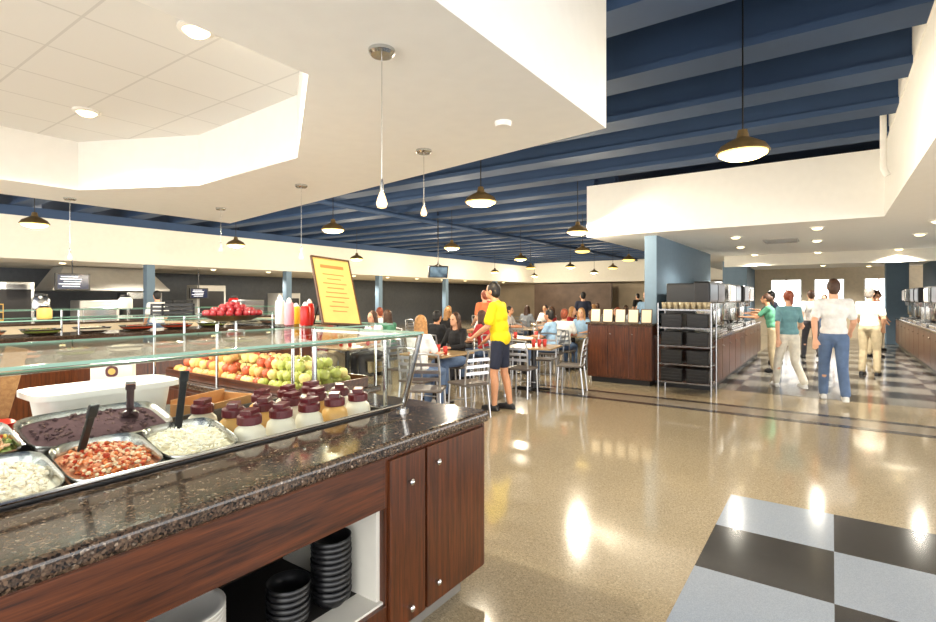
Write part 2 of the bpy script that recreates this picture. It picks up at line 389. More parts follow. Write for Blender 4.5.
for (a,b_) in ((1.63,1.862),(1.878,2.355)):
    dr=MB().b2(FX-.003,FX+.016,a,b_,.15,.9).obj('door',WOODZ,ctr,bevel=.004)
    yk=a+.06 if b_>2 else (a+b_)/2
    for z in ((.82,.25) if b_>2 else (.78,.22)): knob(dr,FX+.014,yk,z)
top=MB().prism([(-1.54,-2),(-1.54,2.41),(-2.75,2.41),(-2.75,2.1),(-1.98,2.1),(-1.98,-2)],.915,.98).obj('granite_worktop',GRAN,bevel=.02,seg=4)
tag(top,'polished dark brown speckled granite worktop of the serving counter','worktop')
well=thing('food_well','stainless steel refrigerated food well set in the counter','food well')
mb=MB(); mb.b2(-2.75,-1.985,-2,2.095,.865,.88); mb.b2(-1.995,-1.982,-2,2.095,.88,.992); mb.b2(-2.75,-2.73,-2,2.095,.88,.99); mb.b2(-2.75,-1.985,2.08,2.095,.88,.985)
mb.obj('well_liner',pbr('dark_steel',(90,90,92),.3,1.0,.05,30),well,bevel=.002)

# pans ---------------------------------------------------------
def pan(x,y,rz,content,cname,label,size=.142,z=.882,tilt=.24,sy=1.0,H=.165,fill=.128,group='serving pans in the food well',nch=340):
    p=thing('food_pan','deep rounded steel serving pan holding %s'%label,'food pan',(x,y,z),rz,group=group)
    p.rotation_euler=(0,tilt,rz)
    MB().lathe([(.0,0.0),(size*.6,.0),(size*.74,.012),(size*.96,H-.012),(size*1.03,H),(size*1.04,H-.006),(size*.985,H-.014),(size*.95,H-.03),(size*.7,.018),(0,.012)],seg=44,n=5,sy=sy).obj('pan_body',STEEL,p,True)
    mb=MB(); z0=fill
    cols,kind=content
    pk=.012 if kind=='cream' else .034
    mb.lathe([(size*.86,z0-.03),(size*.95,z0),(size*.6,z0+pk*.6),(size*.3,z0+pk*.9),(0,z0+pk)],seg=44,n=5,sy=sy)
    o=mb.obj(cname,cols[0],None,True); o.location=(x,y,z); o.rotation_euler=(0,tilt,rz)
    me=o.data
    for m in cols[1:]: me.materials.append(m)
    if nch:
        bm=bmesh.new(); bm.from_mesh(me)
        for i in range(nch):
            a=random.random()*2*PI; rr=size*.86*math.sqrt(random.random()); xx,yy=rr*math.cos(a)*1.06,rr*math.sin(a)*1.06*sy
            zz=z0+(.008 if kind=='cream' else .034-(rr/size)**2*.03)+random.random()*(.002 if kind=='cream' else .01)
            s=random.uniform(.007,.012)
            M=Matrix.Translation((xx,yy,zz))@Matrix.Rotation(random.random()*6,4,'Z')@Matrix.Rotation(random.random()*6,4,'X')
            n0=len(bm.faces)
            if kind=='shred': bmesh.ops.create_cube(bm,size=1,matrix=M@Matrix.Diagonal((s*2.6,s*.4,s*.4,1)))
            else: bmesh.ops.create_icosphere(bm,subdivisions=1,radius=1,matrix=M@Matrix.Diagonal((s,s*.75,s*.55,1)))
            bm.faces.ensure_lookup_table(); mi=random.randrange(len(cols))
            for f in bm.faces[n0:]: f.material_index=mi
        bm.to_mesh(me); bm.free()
    tag(o,label+' filling a deep steel pan','food',kind='stuff'); return p
F=lambda n,c,r=.55,v=.15,sp=.2: pbr('food_'+n,c,r,var=v,scale=60,spec=sp)
tomato=([F('tomato',(182,66,40)),F('tomato2',(216,124,72)),F('pepper',(120,134,60)),F('onion',(230,212,180))],'chunk')
cheese=([F('cheese',(250,240,216),.5,.03),F('cheese2',(252,248,236),.5,.03)],'shred')
shrimp=([F('shrimp',(222,148,110)),F('shrimp2',(236,190,152)),F('tomato2',(216,124,72)),F('onion',(230,212,180)),F('tomato',(182,66,40))],'chunk')
feta=([F('feta',(250,242,228),.5,.03),F('feta2',(242,228,206),.5,.03)],'chunk')
saladm=([F('pepper',(120,134,60)),F('corn',(228,192,96)),F('tomato',(182,66,40)),F('shrimp2',(236,190,152))],'chunk')
soup=([F('soup',(92,72,76),.9,.12,.02),F('soup2',(112,90,88),.9,.12,.02)],'cream')
pan(-2.15,-.12,.05,shrimp,'mixed_salad','mixed shrimp salad')
pan(-2.15,.18,.05,saladm,'mixed_salad','mixed pepper and corn salad')
pan(-2.15,.48,.03,feta,'crumbled_cheese','crumbled white cheese')
pan(-2.15,.78,.0,shrimp,'tomato_salad','pink shrimp and tomato salad',nch=480)
pan(-2.16,1.08,-.03,cheese,'shredded_cheese','shredded white cheese',nch=480)
pan(-2.5,.18,.0,tomato,'diced_peppers','diced red peppers and tomato',z=.94)
pan(-2.5,.47,.0,saladm,'diced_peppers','mixed peppers, corn and tomato',.136,z=.94)
pan(-2.51,.88,.0,soup,'soup','purple-brown thick soup',.145,z=.93,sy=1.7,tilt=.25,fill=.143,nch=160)
def spoon(x,y,rz,tilt,col=BLACKP,z=1.03,L=.27):
    s=thing('serving_spoon','long black-handled serving ladle leaning in a food pan' if col==BLACKP else 'steel serving spoon leaning in a food pan','spoon',(x,y,z),rz)
    s.rotation_euler=(tilt,0,rz)
    MB().prism([(-.014,-.006),(.014,-.006),(.014,.006),(-.014,.006)],.04,L-.03).box((0,0,L-.02),(.036,.014,.05)).obj('handle',col,s,bevel=.004)
    MB().ball((0,0,0),(.035,.014,.05)).cyl((0,0,.03),(0,0,.08),.005).obj('spoon_bowl',STEEL,s,True)
spoon(-2.2,1.06,.9,-.5,z=1.01,L=.3); spoon(-2.2,.72,1.9,.35,z=1.01,L=.22); spoon(-2.48,1.0,1.2,.9,STEEL,1.09)

# bottles ------------------------------------------------------
def bottle(body):
    b=thing('dressing_bottle','salad dressing bottle with maroon flip cap and pale dressing inside','bottle',group='salad dressing bottles')
    MB().lathe([(0,0),(.058,0),(.066,.006),(.066,.12),(.06,.145),(.042,.162),(.038,.17),(0,.17)],seg=24).obj('bottle_body',body,b,True)
    MB().lathe([(.0665,.035),(.067,.035),(.067,.095),(.0665,.095)],seg=24).obj('paper_label',WPLAST,b,True)
    mb=MB(); mb.lathe([(.046,.165),(.052,.167),(.052,.2),(.042,.21),(0,.21)],seg=20); mb.box((.004,0,.217),(.085,.05,.026))
    mb.obj('cap',MAROON,b,False,bevel=.003)
    return b
pb=[bottle(BEIGE),bottle(MILK)]
used=[False,False]
for ix,x in enumerate((-2.08,-2.27,-2.47)):
    for iy in range(5):
        y=1.31+iy*.158+(ix%2)*.04
        if y>2.02: continue
        if ix==2 and iy==1: continue
        kx=random.randrange(2); a=random.uniform(-.5,.5)+PI*.7
        if not used[kx]: pb[kx].location=(x,y,.882); pb[kx].rotation_euler=(0,0,a); used[kx]=True
        else: dup(pb[kx],(x,y,.882),a)
# sneeze guard ------------------------------------------------
def guard(x0,x1,y0,y1,zt,label,t=.004):
    g=thing('sneeze_guard',label,'sneeze guard')
    MB().b2(x0,x1,y0,y1,zt-t,zt+t).obj('top_glass',GLASS,g)
    mb=MB(); mb.b2(x1-.002,x1+.003,y0,y1,zt-t-.001,zt+t+.001); mb.b2(x0-.003,x0+.002,y0,y1,zt-t-.001,zt+t+.001); mb.b2(x0,x1,y1-.002,y1+.003,zt-t-.001,zt+t+.001)
    mb.obj('glass_edge',GEDGE,g,label='polished green edge of the glass shelf')
    return g
g=guard(-2.7,-1.78,-2,2.13,1.41,'clear glass sneeze guard with slanted front pane on chrome frame',.004)
mb=MB(); P=[(-1.79,1.40),(-1.9,1.03)]
bmv=[mb.bm.verts.new(v) for v in ((P[0][0],-2,P[0][1]),(P[0][0],2.1,P[0][1]),(P[1][0],2.1,P[1][1]),(P[1][0],-2,P[1][1]))]
mb.bm.faces.new(bmv); mb.obj('front_glass',GLASS,g)
mb=MB(); bmv=[mb.bm.verts.new(v) for v in ((-1.82,2.115,1.40),(-1.92,2.115,1.0),(-2.68,2.115,1.0),(-2.68,2.115,1.4))]
mb.bm.faces.new(bmv); mb.obj('end_glass',GLASS,g)
mb=MB(); mb.tube([(-1.905,-2,1.02),(-1.905,2.1,1.02)],.008); mb.obj('rail',CHROME,g,True)
mb=MB(); mb.tube([(-1.8,-2,1.395),(-1.8,2.1,1.395)],.006); mb.obj('rail',CHROME,g,True)
mb=MB(); mb.tube([(-1.92,2.12,.98),(-1.91,2.12,1.02),(-1.795,2.12,1.4)],.015); mb.cyl((-1.92,2.12,.98),(-1.92,2.12,.992),.035); mb.obj('end_frame',CHROME,g,True)
mb=MB(); mb.tube([(-2.05,2.12,.98),(-2.05,2.12,1.398)],.013); mb.cyl((-2.05,2.12,.98),(-2.05,2.12,.992),.03); mb.obj('post',CHROME,g,True)
mb=MB(); mb.tube([(-2.66,2.12,.98),(-2.66,2.12,1.398)],.016); mb.cyl((-2.66,2.12,.98),(-2.66,2.12,.992),.035); mb.obj('post',CHROME,g,True)
MB().b2(-2.68,-1.8,2.11,2.13,1.382,1.402).obj('end_rail',CHROME,g,bevel=.002)
# shelf things behind ------------------------------------------
ws=thing('work_shelf','stainless steel working shelf behind the serving counter','shelf')
MB().b2(-3.55,-2.77,-1,1.95,.86,.9).obj('shelf_top',STEEL,ws,bevel=.004)
MB().b2(-3.5,-2.8,-.95,1.9,0,.86).obj('shelf_base',WOODZ,ws)
bn=thing('white_food_bin','large white plastic rectangular food bin with wide rim','bin',(-3.0,1.09,.9))
MB().lathe([(0,0),(.16,0),(.185,.25),(.2,.255),(.2,.24),(.175,.235),(.15,.01),(0,.01)],seg=44,n=6,sx=.85,sy=1.5).obj('bin_body',WPLAST,bn,True)
MB().lathe([(.202,.235),(.21,.235),(.21,.262),(.202,.262)],seg=44,n=6,sx=.85,sy=1.5).obj('bin_rim',WPLAST,bn,True)
bx=thing('cardboard_tray','open low cardboard tray with angled flaps','box',(-2.98,1.68,.9),.3)
mb=MB(); mb.box((0,0,.01),(.3,.4,.01)); mb.box((.15,0,.06),(.008,.4,.11)); mb.box((-.15,0,.06),(.008,.4,.11)); mb.box((0,.2,.05),(.3,.008,.09)); mb.box((0,-.2,.05),(.3,.008,.09)); mb.obj('tray_body',CARD,bx)
rs=thing('food_bin','dark grey lidded food bin on the working shelf','bin',(-3.4,1.3,.9))
MB().lathe([(0,0),(.1,0),(.115,.18),(0,.18)],seg=40,n=6,sy=2.0).obj('bin_body',pbr('grey_bin',(112,112,112),.4),rs,True)
MB().lathe([(0,.18),(.12,.18),(.12,.195),(0,.195)],seg=40,n=6,sy=2.0).obj('lid',WPLAST,rs)
wb=thing('white_carton','white carton with a dark maroon crest on its side','box',(-3.38,1.28,1.096),-.5)
MB().box((0,0,.07),(.14,.2,.14)).obj('carton_body',WPLAST,wb,bevel=.004)
mb=MB(); mb.lathe([(0,0),(.03,0),(.03,.001),(0,.001)],seg=20,n=3); o=mb.obj('crest',MAROON,wb); o.location=(.0705,0,.085); o.rotation_euler=(0,PI/2,0)
mb=MB(); mb.lathe([(0,0),(.018,0),(.018,.001),(0,.001)],seg=20); o=mb.obj('crest_centre',pbr('crest_gold',(220,180,90),.5),wb); o.location=(.0717,0,.085); o.rotation_euler=(0,PI/2,0)
for i in range(5):
    o=MB().box((0,0,.25),(.012,.085,.5)).obj('wooden_board',WOODL,bevel=.003); o.location=(-3.0,.24+i*.1,.905); o.rotation_euler=(-.3,-.3,0)
    tag(o,'narrow tan wooden board leaning on the working shelf','wooden board','brown boards leaning together')
rb=thing('red_container','small red plastic container on the working shelf','container',(-2.86,.62,.9))
MB().lathe([(0,0),(.05,0),(.062,.17),(.058,.17),(.046,.01),(0,.01)],seg=32,n=5,sy=1.3).obj('container_body',pbr('red_plastic',(200,30,24),.3),rb,True)
MB().lathe([(.06,.16),(.068,.16),(.068,.175),(.06,.175)],seg=32,n=5,sy=1.3).obj('container_rim',MC['red_plastic'],rb,True)

# niche contents -----------------------------------------------
bmsh=MB().lathe([(0,0),(.05,0),(.055,.008),(.08,.03),(.086,.06),(.083,.06),(.076,.032),(.05,.012),(0,.01)],seg=28).mesh('bowl_mesh',BLACKP,True)
for (x,y,n) in ((-1.76,1.49,11),(-1.78,1.29,6)):
    for i in range(n):
        o=bpy.data.objects.new('bowl',bmsh); COL.objects.link(o); o.location=(x+random.uniform(-.002,.002),y+random.uniform(-.002,.002),.291+i*.023)
        tag(o,'black plastic bowl nested in a stack inside the counter niche','bowl','stacked black bowls')
pm=MB().lathe([(0,0),(.07,0),(.075,.006),(.12,.018),(.14,.024),(.14,.028),(.118,.024),(.07,.01),(0,.01)],seg=40).mesh('plate_mesh',WPLAST,True)
for i in range(17):
    o=bpy.data.objects.new('plate',pm); COL.objects.link(o); o.location=(-1.8,.88,.291+i*.0145)
    tag(o,'white dinner plate in a stack inside the counter niche','plate','stacked white plates')

# ------------------------------------------------------------ fruit counter
def counter(name,x0,x1,y0,y1,h,label,face='x+',nd=3,toph=.05,wood=WOODZ,topmat=None):
    c=thing(name,label,'counter')
    MB().b2(x0,x1,y0,y1,.1,h-toph).obj('cabinet_body',wood,c,bevel=.004)
    MB().b2(x0+.06,x1-.06,y0+.06,y1-.06,0,.1).obj('kick_plate',BLACKP,c)
    MB().b2(x0-.03,x1+.03,y0-.03,y1+.03,h-toph,h).obj('countertop',topmat or GRAN,c,bevel=.01)
    for i in range(nd):
        if face in('x+','x-'):
            L=(y1-y0)/nd; xx=x1 if face=='x+' else x0; sg=1 if face=='x+' else -1
            d=MB().b2(xx,xx+sg*.015,y0+i*L+.012,y0+(i+1)*L-.012,.13,h-toph-.03).obj('door',wood,c,bevel=.003)
            MB().ball((xx+sg*.025,y0+i*L+.05,h-.2),.013).obj('knob',CHROME,d,True)
        else:
            L=(x1-x0)/nd
            d=MB().b2(x0+i*L+.012,x0+(i+1)*L-.012,y0,y0-.015,.13,h-toph-.03).obj('door',wood,c,bevel=.003)
            MB().ball((x0+i*L+.05,y0-.025,h-.2),.013).obj('knob',CHROME,d,True)
    return c
counter('fruit_counter',-5.1,-3.05,2.25,3.05,.88,'cherry wood counter with granite top holding the fruit display','y-',4)
tr=thing('fruit_tray','long shallow wooden display tray filled with loose fruit','tray')
mb=MB(); mb.b2(-4.95,-3.05,2.3,2.95,.882,.892); mb.b2(-4.95,-3.05,2.29,2.31,.882,.95); mb.b2(-4.95,-3.05,2.94,2.96,.882,.97); mb.b2(-4.96,-4.94,2.3,2.95,.882,.96); mb.b2(-3.06,-3.04,2.3,2.95,.882,.96)
mb.obj('tray_body',WOODX,tr,bevel=.003)
def fruit(name,mat,label,group,r=.038,stem=True):
    e=thing(name,label,'fruit',group=group)
    MB().lathe([(0,r*.22),(r*.3,r*.05),(r*.7,r*.25),(r,r*.95),(r*.92,r*1.45),(r*.5,r*1.85),(r*.2,r*1.8),(0,r*1.65)],seg=18).obj(name+'_flesh',mat,e,True)
    if stem: MB().cyl((0,0,r*1.6),(r*.15,0,r*2.2),.002,.002,6).obj('stem',pbr('stem_brown',(80,58,34),.7),e)
    return e
GA=fruit('green_apple',pbr('green_apple_skin',(184,188,96),.3,var=.2,scale=20),'shiny yellow-green apple in the wooden display tray','green apples in the tray',.043)
RA=fruit('red_apple',pbr('red_apple_skin',(140,26,32),.25,var=.3,scale=20),'shiny red apple heaped in the dark fruit bowl','red apples in the bowl',.03)
PE=fruit('peach',pbr('peach_skin',(236,176,112),.5,var=.25,scale=15),'ripe orange-yellow peach in the wooden display tray','peaches in the tray',.043)
OR=fruit('orange',pbr('orange_skin',(236,162,84),.45,var=.08,scale=80,bump=.3),'bright orange in the wooden display tray','oranges in the tray',.046,False)
RP=fruit('red_yellow_apple',pbr('red_yellow_skin',(200,96,64),.3,var=.4,scale=16),'red and yellow apple in the wooden display tray','red and yellow apples in the tray',.042)
PR=fruit('pear',pbr('pear_skin',(234,212,134),.4,var=.15,scale=16),'yellow pear in the wooden display tray','pears in the tray',.043)
first={}
def place(p,loc,rz,**kw):
    if p.name not in first: first[p.name]=1; p.location=loc; p.rotation_euler=(kw.get('rx',0),0,rz)
    else: dup(p,loc,rz,rx=kw.get('rx',0))
for layer,(nx,ny,z) in enumerate(((20,6,.893),(19,5,.962),(17,4,1.03))):
    for i in range(nx):
        for j in range(ny):
            x=-4.89+(i+.5+layer*.5)*.092+random.uniform(-.01,.01); y=2.37+(j+layer*.5)*.095+random.uniform(-.01,.01)
            if x>-3.11: continue
            xb=x+random.uniform(-.28,.28)
            if xb>-3.62: p=random.choice([GA,GA,GA,GA,PR])
            else: p=random.choice([PE,OR,PR,PE,PR,RP,RP])
            if layer==2 and random.random()<.35: continue
            if layer==1 and random.random()<.06: continue
            place(p,(x,y,z+random.uniform(0,.008)),random.random()*6,rx=random.uniform(-.4,.4))
g=guard(-5.1,-2.8,2.28,2.98,1.39,'glass shelf over the fruit display on chrome posts',.003)
for xx in (-3.04,-4.0,-5.05):
    for y in (2.24,3.03):
        MB().cyl((xx,y,.88),(xx,y,1.385),.012).obj('post',CHROME,g,True)
rb=thing('fruit_bowl','wide dark bowl heaped with red apples on the glass shelf','bowl',(-4.3,2.55,1.395))
MB().lathe([(0,0),(.14,0),(.25,.05),(.26,.05),(.15,.002),(0,.002)],seg=28).obj('bowl_body',BLACKP,rb,True)
for ring,(n,rad,z) in enumerate(((20,.215,1.43),(14,.15,1.455),(9,.085,1.48),(4,.035,1.5))):
    for i in range(n):
        a=2*PI*i/n+ring*.3; place(RA,(-4.3+rad*math.cos(a),2.55+rad*math.sin(a),z),a,rx=.2)
# poster
ps=thing('menu_poster_stand','golden menu poster in thin dark wooden frame on the shelf','sign',(-2.9,2.56,1.397)); ps.rotation_euler=(-.08,-.42,-.1)
mb=MB(); 
for y0,y1,z0,z1 in ((-.165,-.156,0,.545),(.156,.165,0,.545),(-.165,.165,0,.012),(-.165,.165,.533,.545)): mb.b2(-.008,.010,y0,y1,z0,z1)
mb.obj('frame',WOODD,ps); MB().b2(-.007,.004,-.157,.157,.01,.536).obj('poster',YELLOW,ps)
mb=MB(); mb.b2(.004,.0055,-.1,.1,.455,.48)
for i in range(9): w_=[.09,.06,.1,.07,.09,.1,.05,.08,.06][i]; mb.b2(.004,.0055,-w_,w_,.40-i*.037,.406-i*.037)
mb.obj('printed_lines',ORANGE,ps)
MB().tube([(-.01,-.1,.3),(-.2,-.1,.09),(-.2,.1,.09),(-.01,.1,.3)],.005).obj('stand_leg',BLACKM,ps)
def cond(x,y,c,h,label):
    b=thing('condiment_bottle',label,'bottle',(x,y,1.394))
    MB().lathe([(0,0),(.033,0),(.036,.006),(.036,h*.65),(.03,h*.8),(.018,h*.84),(0,h*.84)],seg=18).obj('bottle_body',c,b,True)
    MB().lathe([(.019,h*.83),(.019,h*.9),(.006,h),(0,h)],seg=12).obj('cap',WPLAST,b,True)
REDP=MC['red_plastic']
cond(-3.14,2.42,REDP,.17,'red ketchup squeeze bottle on the glass shelf'); cond(-3.22,2.52,REDP,.19,'red ketchup squeeze bottle on the glass shelf'); cond(-3.3,2.4,pbr('pink_plastic',(226,150,160),.4),.2,'pink and white sauce bottle on the glass shelf')
cond(-3.38,2.52,pbr('mustard',(230,180,40),.4),.16,'yellow mustard squeeze bottle on the glass shelf'); cond(-3.44,2.42,WPLAST,.22,'tall white sauce bottle on the glass shelf'); cond(-3.5,2.55,REDP,.15,'short red ketchup bottle on the glass shelf')

# ------------------------------------------------------------ further islands on the left side
counter('salad_island',-7.6,-6.6,-.5,5.2,.92,'long cherry wood salad island with granite top','x+',6)
g=guard(-7.5,-6.6,-.5,5.2,1.36,'long glass sneeze guard over the salad island')
for y in (-.3,1.5,3.3,5.1):
    for xx in (-6.65,-7.45): MB().cyl((xx,y,.92),(xx,y,1.355),.014).obj('post',CHROME,g,True)
counter('grill_counter',-16.9,-16.0,0,14,.95,'long servery counter with pale front panel','x+',9,wood=CREAM)
counter('hot_food_island',-11.6,-10.6,1,8.4,.95,'cherry wood hot food island with granite top','x+',6)
g=guard(-11.5,-10.6,1,8.4,1.38,'glass sneeze guard over the hot food island')
for y in (1.1,3.5,6,8.3):
    for xx in (-10.65,-11.45): MB().cyl((xx,y,.95),(xx,y,1.375),.016).obj('post',CHROME,g,True)
GP='pans on the far serving islands'
cs=[tomato,saladm,feta,shrimp,saladm,cheese,tomato]
for i in range(9): pan(-7.1,.3+i*.5,0,cs[i%7],'salad','prepared salad',.17,z=.925,tilt=0,H=.09,fill=.06,group=GP,nch=60)
for i in range(9): pan(-11.1,1.6+i*.75,0,cs[(i+2)%7],'hot_food','hot food',.22,z=.955,tilt=0,sy=1.2,H=.1,fill=.07,group=GP,nch=40)
wbk=thing('wire_bread_basket','gold wire display basket on the island shelf','basket',(-7.0,1.35,1.367))
mb=MB()
for z in (0,.08,.16): mb.tube([(-.18,-.25,z),(.18,-.25,z),(.18,.25,z),(-.18,.25,z),(-.18,-.25,z)],.005,6)
for i in range(9):
    y=-.25+i*.0625
    for xx in(-.18,.18): mb.cyl((xx,y,0),(xx,y,.16),.003,.003,6)
mb.obj('wire_frame',pbr('brass_wire',(200,160,80),.3,.9),wbk,True)
for i in range(5):
    o=MB().ball((0,0,.045),(.06,.1,.045)).obj('bread_loaf',pbr('bread_crust',(190,130,70),.6,var=.2),None,True); o.location=(-7.0+(i%2)*.13-.06,1.18+i*.085,1.372)
    tag(o,'small golden bread loaf in the wire basket','bread','bread loaves in the basket')
def jar(x,y,z,c,label,s=1):
    b=thing('storage_jar',label,'jar',(x,y,z)); b.scale=(s,s,s); MB().lathe([(0,0),(.08,0),(.085,.01),(.085,.12),(.06,.15),(0,.15)],seg=20).obj('jar_body',c,b,True); MB().lathe([(.062,.15),(.066,.16),(.06,.18),(0,.185)],seg=20).obj('lid',BLACKP,b,True)
jar(-7.0,.75,1.364,CREAM,'cream ceramic jar with black lid on the island shelf'); jar(-7.0,4.2,1.364,WPLAST,'white jar with black lid on the island shelf'); jar(-7.05,2.0,1.364,MC['crest_gold'],'golden jar with black lid on the island shelf',.8)
jar(-11.1,3.1,1.384,STEEL,'steel jar with black lid on the island shelf',1.5); jar(-11.1,4.4,1.384,WPLAST,'large white jar on the island shelf',1.4); jar(-11.1,6.6,1.384,REDP,'large red jar on the island shelf',1.3)
def shelfcrate(x,y,z):
    cy=thing('black_crate','black plastic crate standing on the island shelf','crate',(x,y,z))
    mb=MB(); mb.b2(-.15,.15,-.2,.2,0,.01)
    for zz in (.02,.07,.12):
        for s in(-1,1): mb.b2(s*.15-.005,s*.15+.005,-.2,.2,zz,zz+.03); mb.b2(-.15,.15,s*.2-.005,s*.2+.005,zz,zz+.03)
    for sx in(-1,1):
        for sy in(-1,1): mb.box((sx*.145,sy*.195,.075),(.02,.02,.15))
    mb.obj('crate_body',BLACKP,cy)
shelfcrate(-7.05,3.35,1.364); shelfcrate(-11.1,5.4,1.384)
HOODM=pbr('hood_light_steel',(176,172,164),.35,.35,.05)
hd=thing('extractor_hood','large light stainless steel extractor hood over the grill','hood',(-18.0,6.6,0))
mb=MB(); vs=[mb.bm.verts.new(v) for v in ((.7,-1.5,1.85),(.7,1.5,1.85),(-.7,1.5,1.85),(-.7,-1.5,1.85),(.2,-1.1,2.48),(.2,1.1,2.48),(-.7,1.1,2.48),(-.7,-1.1,2.48))]
for f in ((0,1,2,3),(4,5,6,7),(0,1,5,4),(1,2,6,5),(2,3,7,6),(3,0,4,7)): mb.bm.faces.new([vs[i] for i in f])
mb.obj('hood_canopy',HOODM,hd); MB().b2(-.72,.72,-1.52,1.52,1.78,1.85).obj('hood_rim',HOODM,hd,bevel=.01)
for i,y in enumerate((1.2,2.6,4.2,6.2,7.4,9.5,11,12.6)):
    e=thing('kitchen_machine','steel kitchen cabinet machine with door on the back counter','kitchen machine',(-17.6,y,0),group='servery kitchen machines')
    h=1.5+.25*(i%3); MB().b2(-.4,.3,-.5,.5,.1,h).obj('machine_body',HOODM if i%2 else STEEL,e,bevel=.02); MB().b2(.3,.33,-.42,.42,.5,h-.2).obj('door',BLACKM if i%3 else STEEL,e,bevel=.01); MB().cyl((.36,-.3,.9),(.36,.3,.9),.015).obj('handle',CHROME,e,True); MB().b2(-.35,.25,-.45,.45,0,.1).obj('machine_base',BLACKP,e)
SCR=pbr('screen_dark',(20,26,48),.15,emit=.3,ecol=(40,60,110)); SCRW=pbr('screen_text',(240,240,245),.3,emit=1.2)
def screen(x,y,z,w,rz,label,ztop,bright=False):
    s=thing('menu_screen',label,'screen',(x,y,z),rz); h=w*.58
    ry=.22 if bright else 0; s.rotation_euler=(0,ry,rz)
    MB().box((0,0,0),(.07,w,h)).obj('casing',BLACKP,s,bevel=.008)
    MB().box((.036,0,0),(.002,w*.88,h*.8)).obj('display',pbr('screen_picture',(56,70,84),.2,var=.9,scale=6,emit=.35,ecol=(90,120,140)) if bright else SCR,s)
    if not bright:
        mb=MB()
        for i in range(5): mb.box((.038,(-.1+.04*(i%3))*w,h*(.3-.14*i)),(.001,w*(.5+.12*(i%2)),h*.045))
        mb.obj('display_text',SCRW,s)
    MB().cyl((-.02,0,h/2),(-.02-(ztop-z)*math.tan(ry),0,ztop-z),.015).obj('mount_pole',BLACKM,s)
screen(-15.3,4.9,1.97,.72,0,'black flat menu screen with white text below the soffit',2.5)
screen(-17.0,8.9,1.72,.6,0,'small menu screen with white text in the servery',2.5)
screen(*C(-.8,14),2.28,.56,-.5,'dark flat television tilted forward hanging from the ceiling',4.2,True)

# ------------------------------------------------------------ condiment cabinet + racks + beverage counters
counter('condiment_cabinet',-3.83,-2.62,9.45,9.9,1.12,'cherry wood condiment cabinet with dark top and framed cards','y-',3,toph=.04)
for i in range(5):
    e=thing('framed_card','small framed cream notice card standing on the cabinet','card',(-3.71+i*.24,9.55,1.121),group='cards on the cabinet'); e.rotation_euler=(-.12,0,0)
    MB().b2(-.1,.1,-.005,.005,0,.26).obj('card_frame',BRONZE,e); MB().b2(-.085,.085,-.008,-.005,.015,.245).obj('card_sheet',CREAM,e)
rk=thing('glass_rack_shelving','chrome wire shelving unit carrying dark glass racks','shelving')
X0,X1,Y0,Y1=-2.40,-1.58,9.0,9.45
for x in (X0,X1):
    for y in (Y0,Y1): MB().cyl((x,y,.0),(x,y,1.5),.014).obj('post',CHROMED,rk,True)
for z in (.2,.5,.8,1.1,1.4):
    mb=MB(); mb.b2(X0,X1,Y0-.005,Y0+.005,z-.025,z); mb.b2(X0,X1,Y1-.005,Y1+.005,z-.025,z); mb.b2(X0-.005,X0+.005,Y0,Y1,z-.025,z); mb.b2(X1-.005,X1+.005,Y0,Y1,z-.025,z)
    for i in range(14): mb.cyl((X0+.04+i*.055,Y0,z-.005),(X0+.04+i*.055,Y1,z-.005),.003,.003,6)
    mb.obj('wire_shelf',CHROMED,rk)
def crate(x,y,z,first=[None]):
    if first[0]: return dup(first[0],(x,y,z))
    e=thing('glass_crate','black plastic glass crate on a wire shelf','crate',(x,y,z),group='black crates on the shelving'); first[0]=e
    mb=MB(); W=.168; mb.b2(-W,W,-.2,.2,0,.012); mb.b2(-W,-W+.015,-.2,.2,0,.215); mb.b2(W-.015,W,-.2,.2,0,.215); mb.b2(-W,W,-.2,-.185,0,.215); mb.b2(-W,W,.185,.2,0,.215)
    for zz in (.04,.09,.14): mb.b2(-W-.006,W+.006,-.206,.206,zz,zz+.01)
    mb.b2(-W-.012,W+.012,-.212,.212,.205,.22)
    mb.obj('crate_body',BLACKP,e,bevel=.003)
    return e
for z in (.202,.502,.802,1.102): crate(-2.19,9.225,z); crate(-1.79,9.225,z)
tm=MB().lathe([(0,.0),(.028,0),(.036,.11),(.034,.11),(.026,.006),(0,.006)],seg=14).mesh('tumbler_mesh',pbr('amber_tumbler',(200,184,150),.15,alpha=.75),True)
for i in range(8):
    for j in range(4):
        o=bpy.data.objects.new('tumbler',tm); COL.objects.link(o); o.location=(-2.32+i*.093,9.06+j*.1,1.402); tag(o,'amber plastic tumbler on the wire shelving','tumbler','tumblers on the shelving')
counter('beverage_counter',-2.62,-1.64,9.6,16.5,.92,'cherry wood beverage counter with black granite top','x+',9)
counter('service_counter',1.72,2.55,11.0,22,.92,'cherry wood service counter with black granite top','x-',12)
